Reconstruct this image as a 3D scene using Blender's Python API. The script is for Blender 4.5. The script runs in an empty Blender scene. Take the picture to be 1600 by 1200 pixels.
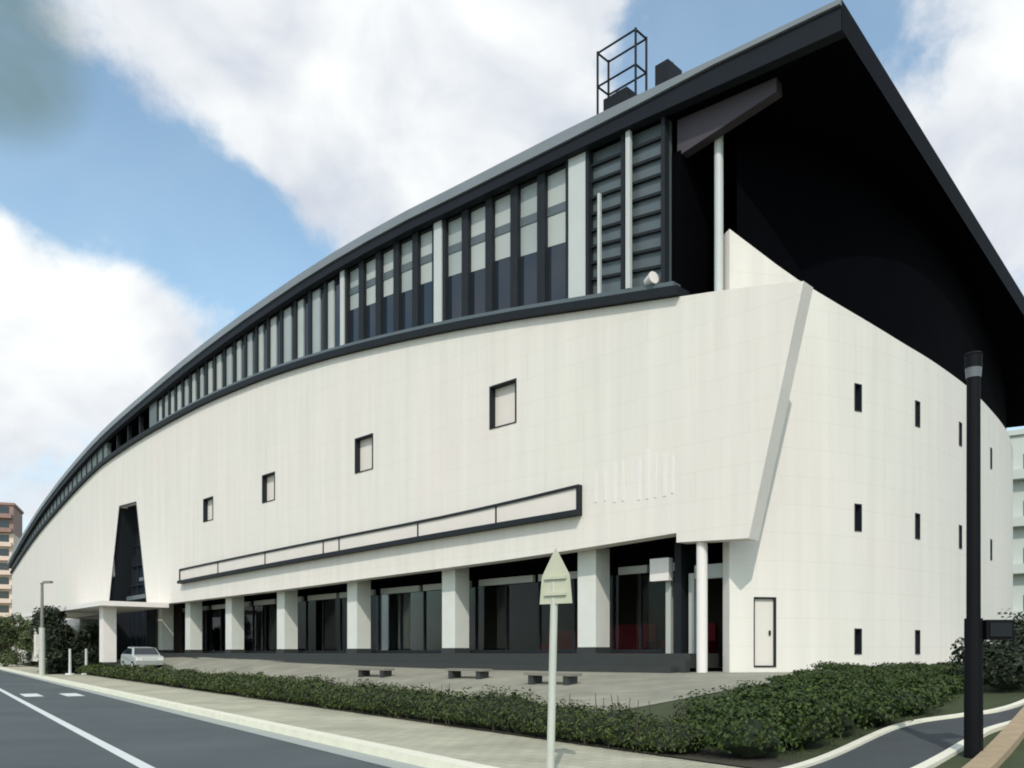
import bpy, bmesh, math, random
from mathutils import Vector, noise
random.seed(7)
S = bpy.context.scene
COL = S.collection
R = math.radians
EYE = 1.6

# ------------------------------------------------------------------ materials
def new_mat(name):
    m = bpy.data.materials.new(name); m.use_nodes = True
    nt = m.node_tree
    return m, nt, nt.nodes, nt.links, nt.nodes['Principled BSDF']

def mat(name, c, rough=.6, var=.12, scale=3., metal=0., spec=.5, bump=0., bscale=40., c2=None):
    m, nt, N, L, b = new_mat(name)
    tc = N.new('ShaderNodeTexCoord')
    n1 = N.new('ShaderNodeTexNoise'); n1.inputs['Scale'].default_value = scale; n1.inputs['Detail'].default_value = 6
    L.new(tc.outputs['Object'], n1.inputs['Vector'])
    mx = N.new('ShaderNodeMix'); mx.data_type = 'RGBA'
    a = [max(0, v*(1-var)) for v in c]; d = [min(1, v*(1+var)) for v in (c2 or c)]
    mx.inputs[6].default_value = (*a, 1); mx.inputs[7].default_value = (*d, 1)
    L.new(n1.outputs['Fac'], mx.inputs[0])
    L.new(mx.outputs[2], b.inputs['Base Color'])
    b.inputs['Roughness'].default_value = rough
    b.inputs['Metallic'].default_value = metal
    b.inputs['Specular IOR Level'].default_value = spec
    if bscale >= 100:
        g1 = N.new('ShaderNodeTexNoise'); g1.inputs['Scale'].default_value = 45; g1.inputs['Detail'].default_value = 3
        L.new(tc.outputs['Object'], g1.inputs['Vector'])
        gr = N.new('ShaderNodeMapRange'); gr.inputs[1].default_value = .3; gr.inputs[2].default_value = .7; gr.inputs[3].default_value = .75; gr.inputs[4].default_value = 1.25
        L.new(g1.outputs['Fac'], gr.inputs[0])
        gv = N.new('ShaderNodeVectorMath'); gv.operation = 'SCALE'; L.new(mx.outputs[2], gv.inputs[0]); L.new(gr.outputs[0], gv.inputs['Scale']); L.new(gv.outputs[0], b.inputs['Base Color'])
    if bump:
        n2 = N.new('ShaderNodeTexNoise'); n2.inputs['Scale'].default_value = bscale; n2.inputs['Detail'].default_value = 5
        L.new(tc.outputs['Object'], n2.inputs['Vector'])
        bp = N.new('ShaderNodeBump'); bp.inputs['Strength'].default_value = bump; bp.inputs['Distance'].default_value = .02
        L.new(n2.outputs['Fac'], bp.inputs['Height']); L.new(bp.outputs[0], b.inputs['Normal'])
    return m

def wall_mat(name, c):
    """pale rendered panels: faint joints, blotches and rain streaks"""
    m, nt, N, L, b = new_mat(name)
    uv = N.new('ShaderNodeUVMap')
    br = N.new('ShaderNodeTexBrick')
    br.offset = .5
    br.inputs['Color1'].default_value = (1, 1, 1, 1); br.inputs['Color2'].default_value = (.982, .984, .978, 1)
    br.inputs['Mortar'].default_value = (.86, .86, .84, 1)
    br.inputs['Scale'].default_value = 1; br.inputs['Mortar Size'].default_value = .012
    br.inputs['Brick Width'].default_value = 1.8; br.inputs['Row Height'].default_value = .9
    L.new(uv.outputs[0], br.inputs['Vector'])
    mp = N.new('ShaderNodeMapping'); mp.inputs['Scale'].default_value = (2.2, .12, 1)
    L.new(uv.outputs[0], mp.inputs['Vector'])
    st = N.new('ShaderNodeTexNoise'); st.inputs['Scale'].default_value = 1; st.inputs['Detail'].default_value = 7
    L.new(mp.outputs[0], st.inputs['Vector'])
    bl = N.new('ShaderNodeTexNoise'); bl.inputs['Scale'].default_value = .16; bl.inputs['Detail'].default_value = 5
    L.new(uv.outputs[0], bl.inputs['Vector'])
    r1 = N.new('ShaderNodeMapRange'); r1.inputs[1].default_value = .35; r1.inputs[2].default_value = .75
    r1.inputs[3].default_value = 1.; r1.inputs[4].default_value = .91
    L.new(st.outputs['Fac'], r1.inputs[0])
    cr = N.new('ShaderNodeMix'); cr.data_type = 'RGBA'
    cr.inputs[6].default_value = (c[0]*.95, c[1]*1.02, c[2]*.97, 1)
    cr.inputs[7].default_value = (c[0]*1.05, c[1]*.98, c[2]*1.0, 1)
    L.new(bl.outputs['Fac'], cr.inputs[0])
    m1 = N.new('ShaderNodeMix'); m1.data_type = 'RGBA'; m1.blend_type = 'MULTIPLY'; m1.inputs[0].default_value = .55
    L.new(cr.outputs[2], m1.inputs[6]); L.new(br.outputs['Color'], m1.inputs[7])
    m2 = N.new('ShaderNodeVectorMath'); m2.operation = 'SCALE'
    L.new(m1.outputs[2], m2.inputs[0]); L.new(r1.outputs[0], m2.inputs['Scale'])
    L.new(m2.outputs[0], b.inputs['Base Color'])
    b.inputs['Roughness'].default_value = .7
    n2 = N.new('ShaderNodeTexNoise'); n2.inputs['Scale'].default_value = 25
    L.new(uv.outputs[0], n2.inputs['Vector'])
    bp = N.new('ShaderNodeBump'); bp.inputs['Strength'].default_value = .15; bp.inputs['Distance'].default_value = .01
    L.new(n2.outputs['Fac'], bp.inputs['Height']); L.new(bp.outputs[0], b.inputs['Normal'])
    return m

def glass_mat(name, tint=(.5, .55, .55), refl=.12):
    m, nt, N, L, b = new_mat(name)
    out = N['Material Output'] if 'Material Output' in N else None
    tr = N.new('ShaderNodeBsdfTransparent'); tr.inputs[0].default_value = (*tint, 1)
    gl = N.new('ShaderNodeBsdfGlossy'); gl.inputs['Roughness'].default_value = .03
    gl.inputs[0].default_value = (.9, .95, 1, 1)
    fr = N.new('ShaderNodeFresnel'); fr.inputs[0].default_value = 1.22
    mx = N.new('ShaderNodeMixShader')
    L.new(fr.outputs[0], mx.inputs[0]); L.new(tr.outputs[0], mx.inputs[1]); L.new(gl.outputs[0], mx.inputs[2])
    L.new(mx.outputs[0], nt.nodes['Material Output'].inputs[0])
    return m

def leaf_mat(name, c, c2):
    m, nt, N, L, b = new_mat(name)
    oi = N.new('ShaderNodeNewGeometry')
    mx = N.new('ShaderNodeMix'); mx.data_type = 'RGBA'
    mx.inputs[6].default_value = (*c, 1); mx.inputs[7].default_value = (*c2, 1)
    L.new(oi.outputs['Random Per Island'], mx.inputs[0])
    L.new(mx.outputs[2], b.inputs['Base Color'])
    b.inputs['Roughness'].default_value = .55
    b.inputs['Specular IOR Level'].default_value = .3
    return m

M = {}
M['wall'] = wall_mat('pale_render', (.77, .727, .675))
M['wall2'] = wall_mat('pale_render_side', (.768, .731, .682))
M['white'] = mat('white_paint', (.76, .72, .69), .5, .05, 2)
M['ledge'] = mat('ledge_render', (.72, .665, .61), .7, .06, 1.2)
M['col'] = mat('column_concrete', (.66, .67, .62), .6, .1, 1.5, bump=.1)
M['dark'] = mat('dark_metal', (.012, .015, .018), .6, .25, 2, spec=.2)
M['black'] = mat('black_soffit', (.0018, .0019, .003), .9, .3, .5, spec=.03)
M['blackm'] = mat('black_fascia', (.004, .0045, .007), .7, .3, .6, spec=.1)
M['mauve'] = mat('mauve_beam', (.06, .05, .062), .6, .15, 1)
M['glassd'] = mat('dark_glass', (.016, .024, .036), .06, .3, .4, spec=.6)
M['blind'] = mat('pale_blind', (.43, .46, .44), .4, .12, .8)
M['blind2'] = mat('grey_blind', (.34, .38, .37), .35, .2, .6)
M['panel'] = mat('bluish_panel', (.095, .12, .13), .4, .25, .9)
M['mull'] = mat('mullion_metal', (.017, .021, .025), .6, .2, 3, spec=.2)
M['post'] = mat('pale_post', (.52, .55, .54), .5, .08, 1)
M['gutter'] = mat('grey_gutter', (.2, .225, .245), .45, .2, .5)
M['roof'] = mat('roof_sheet', (.13, .14, .15), .45, .15, .5, metal=.3)
M['fascia'] = mat('dark_fascia', (.009, .012, .017), .6, .25, .7, spec=.2)
M['band'] = mat('grey_green_band', (.11, .135, .13), .5, .2, .35)
M['plinth'] = mat('dark_plinth', (.032, .036, .034), .6, .2, 2)
M['glass'] = glass_mat('shop_glass', (.72, .75, .72))
M['inter'] = mat('interior_dark', (.07, .05, .04), .7, .3, 1)
M['red'] = mat('red_fabric', (.3, .02, .03), .8, .2, 3)
M['curtain'] = mat('beige_curtain', (.5, .47, .36), .8, .1, 2)
M['beam'] = mat('pale_transom', (.42, .44, .41), .5, .1, 1)
M['asphalt'] = mat('asphalt', (.05, .068, .073), .85, .3, .35, bump=.5, bscale=120, c2=(.085, .1, .104))
M['asphalt2'] = mat('path_asphalt', (.05, .058, .06), .85, .25, 1.5, bump=.5, bscale=100)
M['paint'] = mat('road_paint', (.62, .66, .64), .7, .14, 6)
M['kerb'] = mat('kerb_concrete', (.72, .7, .57), .8, .14, 3, bump=.2)
M['gut2'] = mat('gutter_concrete', (.33, .36, .33), .8, .15, 2, bump=.2)
M['soil'] = mat('soil', (.045, .04, .026), .9, .3, 4, bump=.6)
M['ground'] = mat('ground_mix', (.09, .1, .05), .95, .3, .2, bump=.4, bscale=6, c2=(.13, .12, .08))
M['lawn'] = mat('grass_sheet', (.04, .055, .018), .95, .35, 2.5, bump=.8, bscale=30)
M['leaf'] = leaf_mat('hedge_leaf', (.013, .028, .005), (.07, .092, .016))
M['leafy'] = leaf_mat('shrub_leaf', (.009, .025, .004), (.052, .08, .012))
M['leafd'] = leaf_mat('dark_leaf', (.006, .012, .005), (.024, .036, .014))
M['leaft'] = leaf_mat('tree_leaf', (.035, .055, .02), (.1, .125, .05))
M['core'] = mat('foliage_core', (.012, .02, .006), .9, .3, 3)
M['bark'] = mat('bark', (.07, .055, .04), .9, .3, 8, bump=.5)
M['steel'] = mat('galvanised', (.50, .52, .46), .5, .1, 5, metal=.1)
M['signp'] = mat('sign_plate', (.5, .51, .38), .55, .12, 4)
M['lampp'] = mat('lamp_post_paint', (.2, .2, .17), .5, .2, 3)
M['blackp'] = mat('black_pole_paint', (.004, .0045, .006), .65, .3, 3, spec=.15)
M['greyl'] = mat('grey_lens', (.12, .13, .14), .3, .1, 3)
M['car'] = mat('silver_car_paint', (.5, .53, .52), .25, .04, 2, metal=.3)
M['tyre'] = mat('tyre', (.012, .012, .012), .8, .2, 8)
M['peach'] = mat('peach_render', (.7, .56, .46), .8, .1, .3)
M['brick'] = mat('brown_tile', (.3, .19, .16), .8, .15, .6)
M['pale'] = mat('grey_render', (.5, .54, .5), .8, .1, .3)
M['stone'] = mat('bench_stone', (.2, .19, .16), .8, .15, 4, bump=.3)
M['tan'] = mat('tan_edging', (.36, .27, .17), .8, .25, 5, bump=.4)

def paving(name, c, bw, bh, dark=.75):
    m, nt, N, L, b = new_mat(name)
    tc = N.new('ShaderNodeTexCoord')
    mp = N.new('ShaderNodeMapping'); mp.inputs['Rotation'].default_value = (0, 0, R(34.2))
    L.new(tc.outputs['Object'], mp.inputs['Vector'])
    br = N.new('ShaderNodeTexBrick')
    br.inputs['Color1'].default_value = (*c, 1); br.inputs['Color2'].default_value = (c[0]*.86, c[1]*.88, c[2]*.88, 1)
    br.inputs['Mortar'].default_value = (c[0]*dark*.7, c[1]*dark*.7, c[2]*dark*.7, 1)
    br.inputs['Scale'].default_value = 1; br.inputs['Mortar Size'].default_value = .008
    br.inputs['Brick Width'].default_value = bw; br.inputs['Row Height'].default_value = bh
    L.new(mp.outputs[0], br.inputs['Vector'])
    n = N.new('ShaderNodeTexNoise'); n.inputs['Scale'].default_value = .7; n.inputs['Detail'].default_value = 8
    L.new(tc.outputs['Object'], n.inputs['Vector'])
    r = N.new('ShaderNodeMapRange'); r.inputs[1].default_value = .3; r.inputs[2].default_value = .7
    r.inputs[3].default_value = .78; r.inputs[4].default_value = 1.12
    L.new(n.outputs['Fac'], r.inputs[0])
    v = N.new('ShaderNodeVectorMath'); v.operation = 'SCALE'
    L.new(br.outputs['Color'], v.inputs[0]); L.new(r.outputs[0], v.inputs['Scale'])
    L.new(v.outputs[0], b.inputs['Base Color'])
    b.inputs['Roughness'].default_value = .85
    return m
M['walk'] = paving('sidewalk_paving', (.45, .43, .32), .3, .3)
M['plaza'] = paving('plaza_paving', (.29, .28, .22), .6, .6)

# ------------------------------------------------------------------ objects
WLOC = {}
def tag(o, label=None, cat=None, group=None, kind=None):
    if label: o['label'] = label
    if cat: o['category'] = cat
    if group: o['group'] = group
    if kind: o['kind'] = kind
    return o
def empty(name, loc, label, cat, group=None):
    o = bpy.data.objects.new(name, None); COL.objects.link(o)
    o.location = loc; o.empty_display_size = .3
    WLOC[o] = Vector(loc)
    return tag(o, label, cat, group)

class MB:
    def __init__(s): s.v = []; s.f = []; s.uv = []; s.smooth = []
    def quad(s, a, b, c, d, uv=None, smooth=False):
        i = len(s.v); s.v += [Vector(a), Vector(b), Vector(c), Vector(d)]
        s.f.append((i, i+1, i+2, i+3)); s.uv.append(uv); s.smooth.append(smooth)
    def poly(s, pts, smooth=False):
        i = len(s.v); s.v += [Vector(p) for p in pts]
        s.f.append(tuple(range(i, i+len(pts)))); s.uv.append(None); s.smooth.append(smooth)
    def hexa(s, p):   # 8 points: bottom 4 ccw, top 4 ccw
        for q in ((3, 2, 1, 0), (4, 5, 6, 7), (0, 1, 5, 4), (1, 2, 6, 5), (2, 3, 7, 6), (3, 0, 4, 7)):
            s.quad(*[p[k] for k in q])
    def box(s, c, size, ux=(1, 0), tilt=None):
        c = Vector(c); u = Vector((ux[0], ux[1], 0)).normalized(); w = Vector((-u.y, u.x, 0)); z = Vector((0, 0, 1))
        a, b, h = [k/2 for k in size]
        s.hexa([c+u*x*a+w*y*b+z*t*h for t in (-1, 1) for x, y in ((-1, -1), (1, -1), (1, 1), (-1, 1))])
    def prism(s, pts, z0, z1):
        b = [Vector((p[0], p[1], z0)) for p in pts]; t = [Vector((p[0], p[1], z1)) for p in pts]
        s.poly(t); s.poly(b[::-1])
        n = len(pts)
        for i in range(n): s.quad(b[i], b[(i+1) % n], t[(i+1) % n], t[i])
    def tube(s, p0, p1, r0, r1=None, n=12, cap=True):
        p0, p1 = Vector(p0), Vector(p1); r1 = r0 if r1 is None else r1
        ax = (p1-p0).normalized(); t = Vector((1, 0, 0)) if abs(ax.x) < .9 else Vector((0, 1, 0))
        a = ax.cross(t).normalized(); b = ax.cross(a)
        c0 = [p0+(a*math.cos(k*2*math.pi/n)+b*math.sin(k*2*math.pi/n))*r0 for k in range(n)]
        c1 = [p1+(a*math.cos(k*2*math.pi/n)+b*math.sin(k*2*math.pi/n))*r1 for k in range(n)]
        for k in range(n): s.quad(c0[k], c0[(k+1) % n], c1[(k+1) % n], c1[k], smooth=True)
        if cap: s.poly(c1); s.poly(c0[::-1])
    def build(s, name, m, parent=None, weld=False, kind=None, label=None, bevel=0):
        me = bpy.data.meshes.new(name)
        if parent is not None: off = WLOC[parent]
        else:
            xs = [v.x for v in s.v]; ys = [v.y for v in s.v]
            off = Vector(((min(xs)+max(xs))/2, (min(ys)+max(ys))/2, min(v.z for v in s.v)))
        me.from_pydata([v-off for v in s.v], [], s.f)
        if any(u for u in s.uv):
            L = me.uv_layers.new(name='UVMap')
            for p, u in zip(me.polygons, s.uv):
                if u:
                    for li, c in zip(p.loop_indices, u): L.data[li].uv = c
        me.polygons.foreach_set('use_smooth', s.smooth)
        if weld:
            bm = bmesh.new(); bm.from_mesh(me)
            bmesh.ops.remove_doubles(bm, verts=bm.verts, dist=.0005)
            bmesh.ops.recalc_face_normals(bm, faces=bm.faces)
            bm.to_mesh(me); bm.free()
        me.materials.append(m)
        o = bpy.data.objects.new(name, me); COL.objects.link(o)
        if parent is not None: o.parent = parent; WLOC[o] = off.copy()
        else: o.location = off; WLOC[o] = off.copy()
        if kind: o['kind'] = kind
        if label: o['label'] = label
        return o

def interp(tab):
    xs = [p[0] for p in tab]; ys = [p[1] for p in tab]; n = len(xs)
    d = [(ys[i+1]-ys[i])/(xs[i+1]-xs[i]) for i in range(n-1)]
    m = [d[0]]+[0 if d[i-1]*d[i] <= 0 else 2*d[i-1]*d[i]/(d[i-1]+d[i]) for i in range(1, n-1)]+[d[-1]]
    def f(x):
        if x <= xs[0]: return ys[0]+(x-xs[0])*m[0]
        if x >= xs[-1]: return ys[-1]+(x-xs[-1])*m[-1]
        i = max(k for k in range(n-1) if xs[k] <= x)
        h = xs[i+1]-xs[i]; t = (x-xs[i])/h
        return ((1+2*t)*(1-t)**2*ys[i]+t*(1-t)**2*h*m[i]+t*t*(3-2*t)*ys[i+1]+t*t*(t-1)*h*m[i+1])
    return f

# ------------------------------------------------------------------ building geometry
K = R(16/150.); H0 = R(46)
def P(s, w=0., z=0.):
    if s <= 0:
        x, y, h = 6.98-math.sin(H0)*s, 25.2+math.cos(H0)*s, H0
    else:
        h = H0-K*s
        x = 6.98-(math.cos(h)-math.cos(H0))/K; y = 25.2+(math.sin(H0)-math.sin(h))/K
    return Vector((x+math.cos(h)*w, y+math.sin(h)*w, z))
roof_z = interp([(-3, 19.12), (2.5, 19.46), (6, 19.7), (9.5, 19.87), (13, 20.05), (17.4, 20.3), (22.6, 20.38), (29.2, 20.25), (37.8, 19.9), (44.5, 19.5), (56.4, 18.8), (67, 17.8), (79.8, 16.45), (91.6, 15.15), (105, 13.9), (150, 11.6)])
sill_z = interp([(-1.7, 12.05), (.4, 12.47), (2.7, 12.85), (6.6, 13.5), (9.8, 14.04), (13.5, 14.6), (17.9, 15.18), (23.2, 15.78), (30, 16.3), (38.7, 16.6), (45.5, 16.62), (56.5, 16.4), (63.2, 15.9), (71.4, 15.1), (82, 14.1), (105, 12.1), (150, 9.9)])
bot_z = interp([(2.5, 5.38), (6.6, 5.22), (10, 5.12), (18, 5.0), (28, 4.88), (42, 4.84), (47, 4.88)])
SMAX = 111.
def roof_low(p):      # height of the soffit above a plan point near the east end
    q = Vector((p[0]-6.98, p[1]-25.2))
    s = q.x*-math.sin(H0)+q.y*math.cos(H0); w = q.x*math.cos(H0)+q.y*math.sin(H0)
    return roof_z(max(-3, s))-.13*w-.95

hall = empty('curved_hall', P(20, 5, 1.0), 'long white curved hall with a dark bowed roof jutting out over its near corner', 'building')

def srange(a, b, step=1.5, extra=()):
    n = max(1, int(math.ceil((b-a)/step)))
    xs = [a+(b-a)*i/n for i in range(n+1)]+[e for e in extra if a < e < b]
    xs = sorted(xs); out = [xs[0]]
    for x in xs[1:]:
        if x-out[-1] > 1e-4: out.append(x)
    return out
def sbox(mb, s0, s1, w0, w1, z0, z1, F=P, step=2.5):
    g = lambda z, s: z(s) if callable(z) else z
    xs = srange(s0, s1, step)
    for i, (a, b) in enumerate(zip(xs, xs[1:])):
        A0, A1, B0, B1 = F(a, w0, g(z0, a)), F(a, w0, g(z1, a)), F(b, w0, g(z0, b)), F(b, w0, g(z1, b))
        C0, C1, D0, D1 = F(a, w1, g(z0, a)), F(a, w1, g(z1, a)), F(b, w1, g(z0, b)), F(b, w1, g(z1, b))
        mb.quad(A0, A1, B1, B0); mb.quad(C0, D0, D1, C1)
        mb.quad(A1, C1, D1, B1); mb.quad(A0, B0, D0, C0)
        if i == 0: mb.quad(A0, C0, C1, A1)
        if i == len(xs)-2: mb.quad(B0, B1, D1, D0)
def wall_shell(mb, xs, solid, F, thick):
    """panels between neighbouring stations; solid(s) -> list of (z0,z1) strips"""
    for a, b in zip(xs, xs[1:]):
        e = 1e-4
        for (z0a, z1a), (z0b, z1b) in zip(solid(a+e), solid(b-e)):
            mb.quad(F(a, 0, z0a), F(a, 0, z1a), F(b, 0, z1b), F(b, 0, z0b), uv=[(a, z0a), (a, z1a), (b, z1b), (b, z0b)])
            mb.quad(F(a, thick, z0a), F(b, thick, z0b), F(b, thick, z1b), F(a, thick, z1a), uv=[(a, z0a), (b, z0b), (b, z1b), (a, z1a)])
            mb.quad(F(a, 0, z1a), F(a, thick, z1a), F(b, thick, z1b), F(b, 0, z1b), uv=[(a, z1a), (a, z1a+thick), (b, z1b+thick), (b, z1b)])
            mb.quad(F(a, 0, z0a), F(b, 0, z0b), F(b, thick, z0b), F(a, thick, z0a), uv=[(a, z0a), (b, z0b), (b, z0b-thick), (a, z0a-thick)])

# --- front wall
NICHE = [(9.55, 11.0, 10.2, 11.85), (18.7, 20.14, 9.87, 11.48), (27.75, 29.17, 9.65, 11.15), (35.5, 36.93, 9.5, 10.9)]
SLOT = (46.9, 49.2, 53.2, 56.0)
def slot_top(s):
    a, b, c, d = SLOT
    if s < b: return 4.9+(12.4-4.9)*(s-a)/(b-a)
    if s < c: return 12.4+.2*(s-b)/(c-b)
    return 12.6-(12.6-5.2)*(s-c)/(d-c)
def fw_bottom(s):
    if s < 0: return 4.96+(sill_z(-1.7)-4.96)*min(1, -s/1.7)
    if s < 2.5: return 4.98+.04*s
    if s < SLOT[0]: return bot_z(s)
    if s < SLOT[3]: return slot_top(s)
    return .7
def fw_solid(s):
    t = sill_z(s); b = fw_bottom(s)
    for a0, a1, z0, z1 in NICHE:
        if a0 < s < a1: return [(b, z0), (z1, t)]
    return [(b, t)]
mb = MB()
ex = [k for n in NICHE for k in n[:2]]+list(SLOT)+[0, 2.5]
wall_shell(mb, srange(-1.7, SMAX, 1.5, ex), fw_solid, P, .6)
mb.build('front_wall', M['wall'], hall)
mb = MB(); sbox(mb, SMAX-.4, SMAX, .6, 11.5, .7, lambda s: sill_z(s)+.2); mb.build('far_end_wall', M['ledge'], hall)

# --- niche windows
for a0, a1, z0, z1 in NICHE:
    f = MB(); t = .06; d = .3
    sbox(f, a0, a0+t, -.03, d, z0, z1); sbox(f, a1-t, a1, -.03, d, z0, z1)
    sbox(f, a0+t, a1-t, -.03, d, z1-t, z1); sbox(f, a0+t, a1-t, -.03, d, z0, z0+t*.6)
    fo = f.build('window', M['mull'], hall)  # dark lining puts the shade of the niche reveals into the frame colour
    g = MB(); sbox(g, a0+t, a1-t, .24, .28, z0+.04, z1-t)
    g.build('blind', M['ledge'], fo)
# --- long ribbon ledge
rb = MB()
rt = interp([(6.35, 7.42), (10.5, 7.24), (15, 7.13), (21.2, 7.07), (40.3, 6.9)])
rl = interp([(6.35, 6.42), (15, 6.33), (21.2, 6.25), (40.3, 6.03)])
sbox(rb, 6.45, 40.2, -.16, .02, lambda s: rl(s)+.12, lambda s: rt(s)-.1)
ro = rb.build('ledge', M['ledge'], hall)
fr = MB()
sbox(fr, 6.35, 40.3, -.22, .01, lambda s: rt(s)-.1, rt)
sbox(fr, 6.35, 40.3, -.34, .01, lambda s: rl(s)-.06, lambda s: rl(s)+.12)
sbox(fr, 6.35, 6.45, -.22, .01, lambda s: rl(s)+.12, lambda s: rt(s)-.1)
sbox(fr, 40.2, 40.3, -.22, .01, lambda s: rl(s)+.12, lambda s: rt(s)-.1)
for s in (10.45, 15.2, 21.2, 22.6, 28.5, 34.4):
    sbox(fr, s, s+.05, -.2, .01, lambda s: rl(s)+.12, lambda s: rt(s)-.1)
fr.build('ledge_frame', M['mull'], ro)
# --- faint raised lettering on the wall near the corner (illegible in the photo: only strokes read)
lt = MB()
for s, z0, z1, wd in ((5.75, 6.75, 7.8, .1), (5.35, 6.75, 7.75, .08), (4.95, 6.65, 7.95, .13), (4.6, 6.65, 7.95, .1), (3.95, 6.6, 7.95, .1), (3.62, 6.6, 8.2, .12), (3.3, 6.6, 8.0, .1), (2.95, 6.6, 7.95, .12), (2.65, 6.65, 7.85, .08)):
    sbox(lt, s-wd/2, s+wd/2, -.018, .01, z0, z1)
lt.build('lettering', M['white'], hall)
# --- tall entrance slot glazing
sl = MB()
xs = srange(SLOT[0], SLOT[3], 1, SLOT)
for a, b in zip(xs, xs[1:]):
    sl.quad(P(a, 1.5, .9), P(a, 1.5, slot_top(a)), P(b, 1.5, slot_top(b)), P(b, 1.5, .9))
so = sl.build('entrance_glazing', M['glassd'], hall)
fr = MB()
a, b, c, d = SLOT
ring = [(a, .9), (a, 4.9), (b, 12.4), (c, 12.6), (d, 5.2), (d, .9)]
for (s0, z0), (s1, z1) in zip(ring, ring[1:]):
    fr.quad(P(s0, -.02, z0), P(s1, -.02, z1), P(s1, 1.6, z1), P(s0, 1.6, z0))
    ds, dz = s1-s0, z1-z0; l = math.hypot(ds, dz); nx, nz = dz/l*.12, -ds/l*.12
    fr.quad(P(s0, -.025, z0), P(s1, -.025, z1), P(s1+nx, -.025, z1+nz), P(s0+nx, -.025, z0+nz))
for z in (5.2, 6.7, 8.2, 9.7, 11.1):
    k0 = next(s for s in [a+.05*i for i in range(200)] if slot_top(s) >= z+.1)
    k1 = next(s for s in [d-.05*i for i in range(200)] if slot_top(s) >= z+.1)
    fb = MB(); sbox(fb, k0, k1, 1.3, 1.5, z, z+.1); fb.build('glazing_bar', M['mull'], so)
for s in (48.6, 50.2, 51.8, 53.4, 54.6):
    fb = MB(); sbox(fb, s, s+.08, 1.32, 1.49, .9, slot_top(s)); fb.build('glazing_bar', M['mull'], so)
fr.build('frame', M['mull'], so)
for q in ((48.2, 51.5, 6.9, 7.15), (49.8, 54.6, 5.6, 5.9), (48.6, 50.6, 8.3, 8.5)):
    bb = MB(); sbox(bb, q[0], q[1], .9, 1.1, q[2], q[3]); bb.build('balcony_rail', M['panel'], so)

# --- ground floor: recess, columns, glazing, plinth
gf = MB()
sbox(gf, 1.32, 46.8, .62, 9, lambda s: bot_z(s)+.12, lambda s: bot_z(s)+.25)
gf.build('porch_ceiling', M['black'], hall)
gf = MB()
sbox(gf, 1.3, 46.8, 9, 9.2, 1.2, 5.6); sbox(gf, 46.8, 46.95, .62, 9.2, .8, 5.6)
gf.build('interior_wall', M['inter'], hall)
gf = MB(); sbox(gf, 2.1, 46.8, .15, 9, 1.12, 1.58); pl = gf.build('plinth', M['plinth'], hall)
gf = MB(); sbox(gf, 2.1, 46.8, -.12, .15, .6, 1.38); sbox(gf, 2.4, 46.6, -.5, -.12, .6, 1.16)
gf.build('step', M['plinth'], pl)
CS = [6.75, 14.3, 21.5, 28.5, 35.0, 41.3, 46.45]
for i, s in enumerate(CS):
    c = MB(); sbox(c, s-.42, s+.42, .72, 1.5, 1.58, bot_z(s)+.12)
    co = c.build('column', M['col'], hall)
    c = MB(); sbox(c, s-.44, s+.44, .69, 1.53, 1.58, 1.8); c.build('column_base', M['plinth'], co)
edges = [3.1]+CS
for i, (a, b) in enumerate(zip(edges, edges[1:])):
    a2, b2 = a+.0, b-.0
    g = MB(); sbox(g, a2, b2, 2.3, 2.32, 1.62, 4.45)
    go = g.build('shop_window', M['glass'], hall)
    f = MB()
    n = 4 if i else 3
    for k in range(n+1):
        s = a2+(b2-a2)*k/n; sbox(f, s-.03, s+.03, 2.24, 2.3, 1.6, 4.45)
    sbox(f, a2, b2, 2.22, 2.3, 1.6, 1.72)
    f.build('frame', M['mull'], go)
    if i >= 4:
        for q0, q1 in ((.08, .44), (.52, .9)):
            t = MB(); xs_ = srange(a2+(b2-a2)*q0, a2+(b2-a2)*q1, .12)
            for n_, (p0, p1) in enumerate(zip(xs_, xs_[1:])):
                w0, w1 = (2.5, 2.58) if n_ % 2 else (2.58, 2.5)
                t.quad(P(p0, w0, 1.65), P(p0, w0, 4.4), P(p1, w1, 4.4), P(p1, w1, 1.65))
            t.build('curtain', M['curtain'], go)
    t = MB(); sbox(t, a2+.3, (a2+b2)/2-.05, 2.16, 2.3, 4.45, 4.72); sbox(t, (a2+b2)/2+.25, b2-.3, 2.16, 2.3, 4.45, 4.72)
    t.build('transom', M['beam'], go)
    t = MB(); sbox(t, a2, b2, 2.3, 2.5, 4.45, lambda s: bot_z(s)+.14); t.build('bulkhead', M['black'], go)
# porch end: door frame, sign box, round corner post
f = MB(); sbox(f, 2.95, 3.2, .95, 2.5, 1.2, 5.3); hd = f.build('door_post', M['dark'], hall)
for s in (3.62, 2.72):
    f = MB(); sbox(f, s-.1, s+.1, 1.2, 1.5, 1.58, 4.2); f.build('door_jamb', M['beam'], hall)
f = MB(); sbox(f, 1.4, 2.6, 1.2, 1.5, 4.0, 4.45); f.build('door_lintel', M['beam'], hall)
f = MB(); sbox(f, 3.4, 4.15, .9, 1.15, 4.0, 4.75); f.build('light_box', M['white'], hall)
f = MB(); f.tube(P(1.75, .28, .7), P(1.75, .28, 5.15), .17, n=20); f.build('corner_post', M['white'], hall)
for s0, s1, w, z in ((6.9, 9.2, 4.5, 2.75), (4.0, 6.0, 4.2, 2.7), (9.8, 13.2, 5, 2.6)):
    f = MB(); sbox(f, s0, s1, w, w+.8, 1.58, 2.05); sbox(f, s0, s1, w+.6, w+.8, 2.05, z); f.build('sofa', M['red'], hall)

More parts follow.
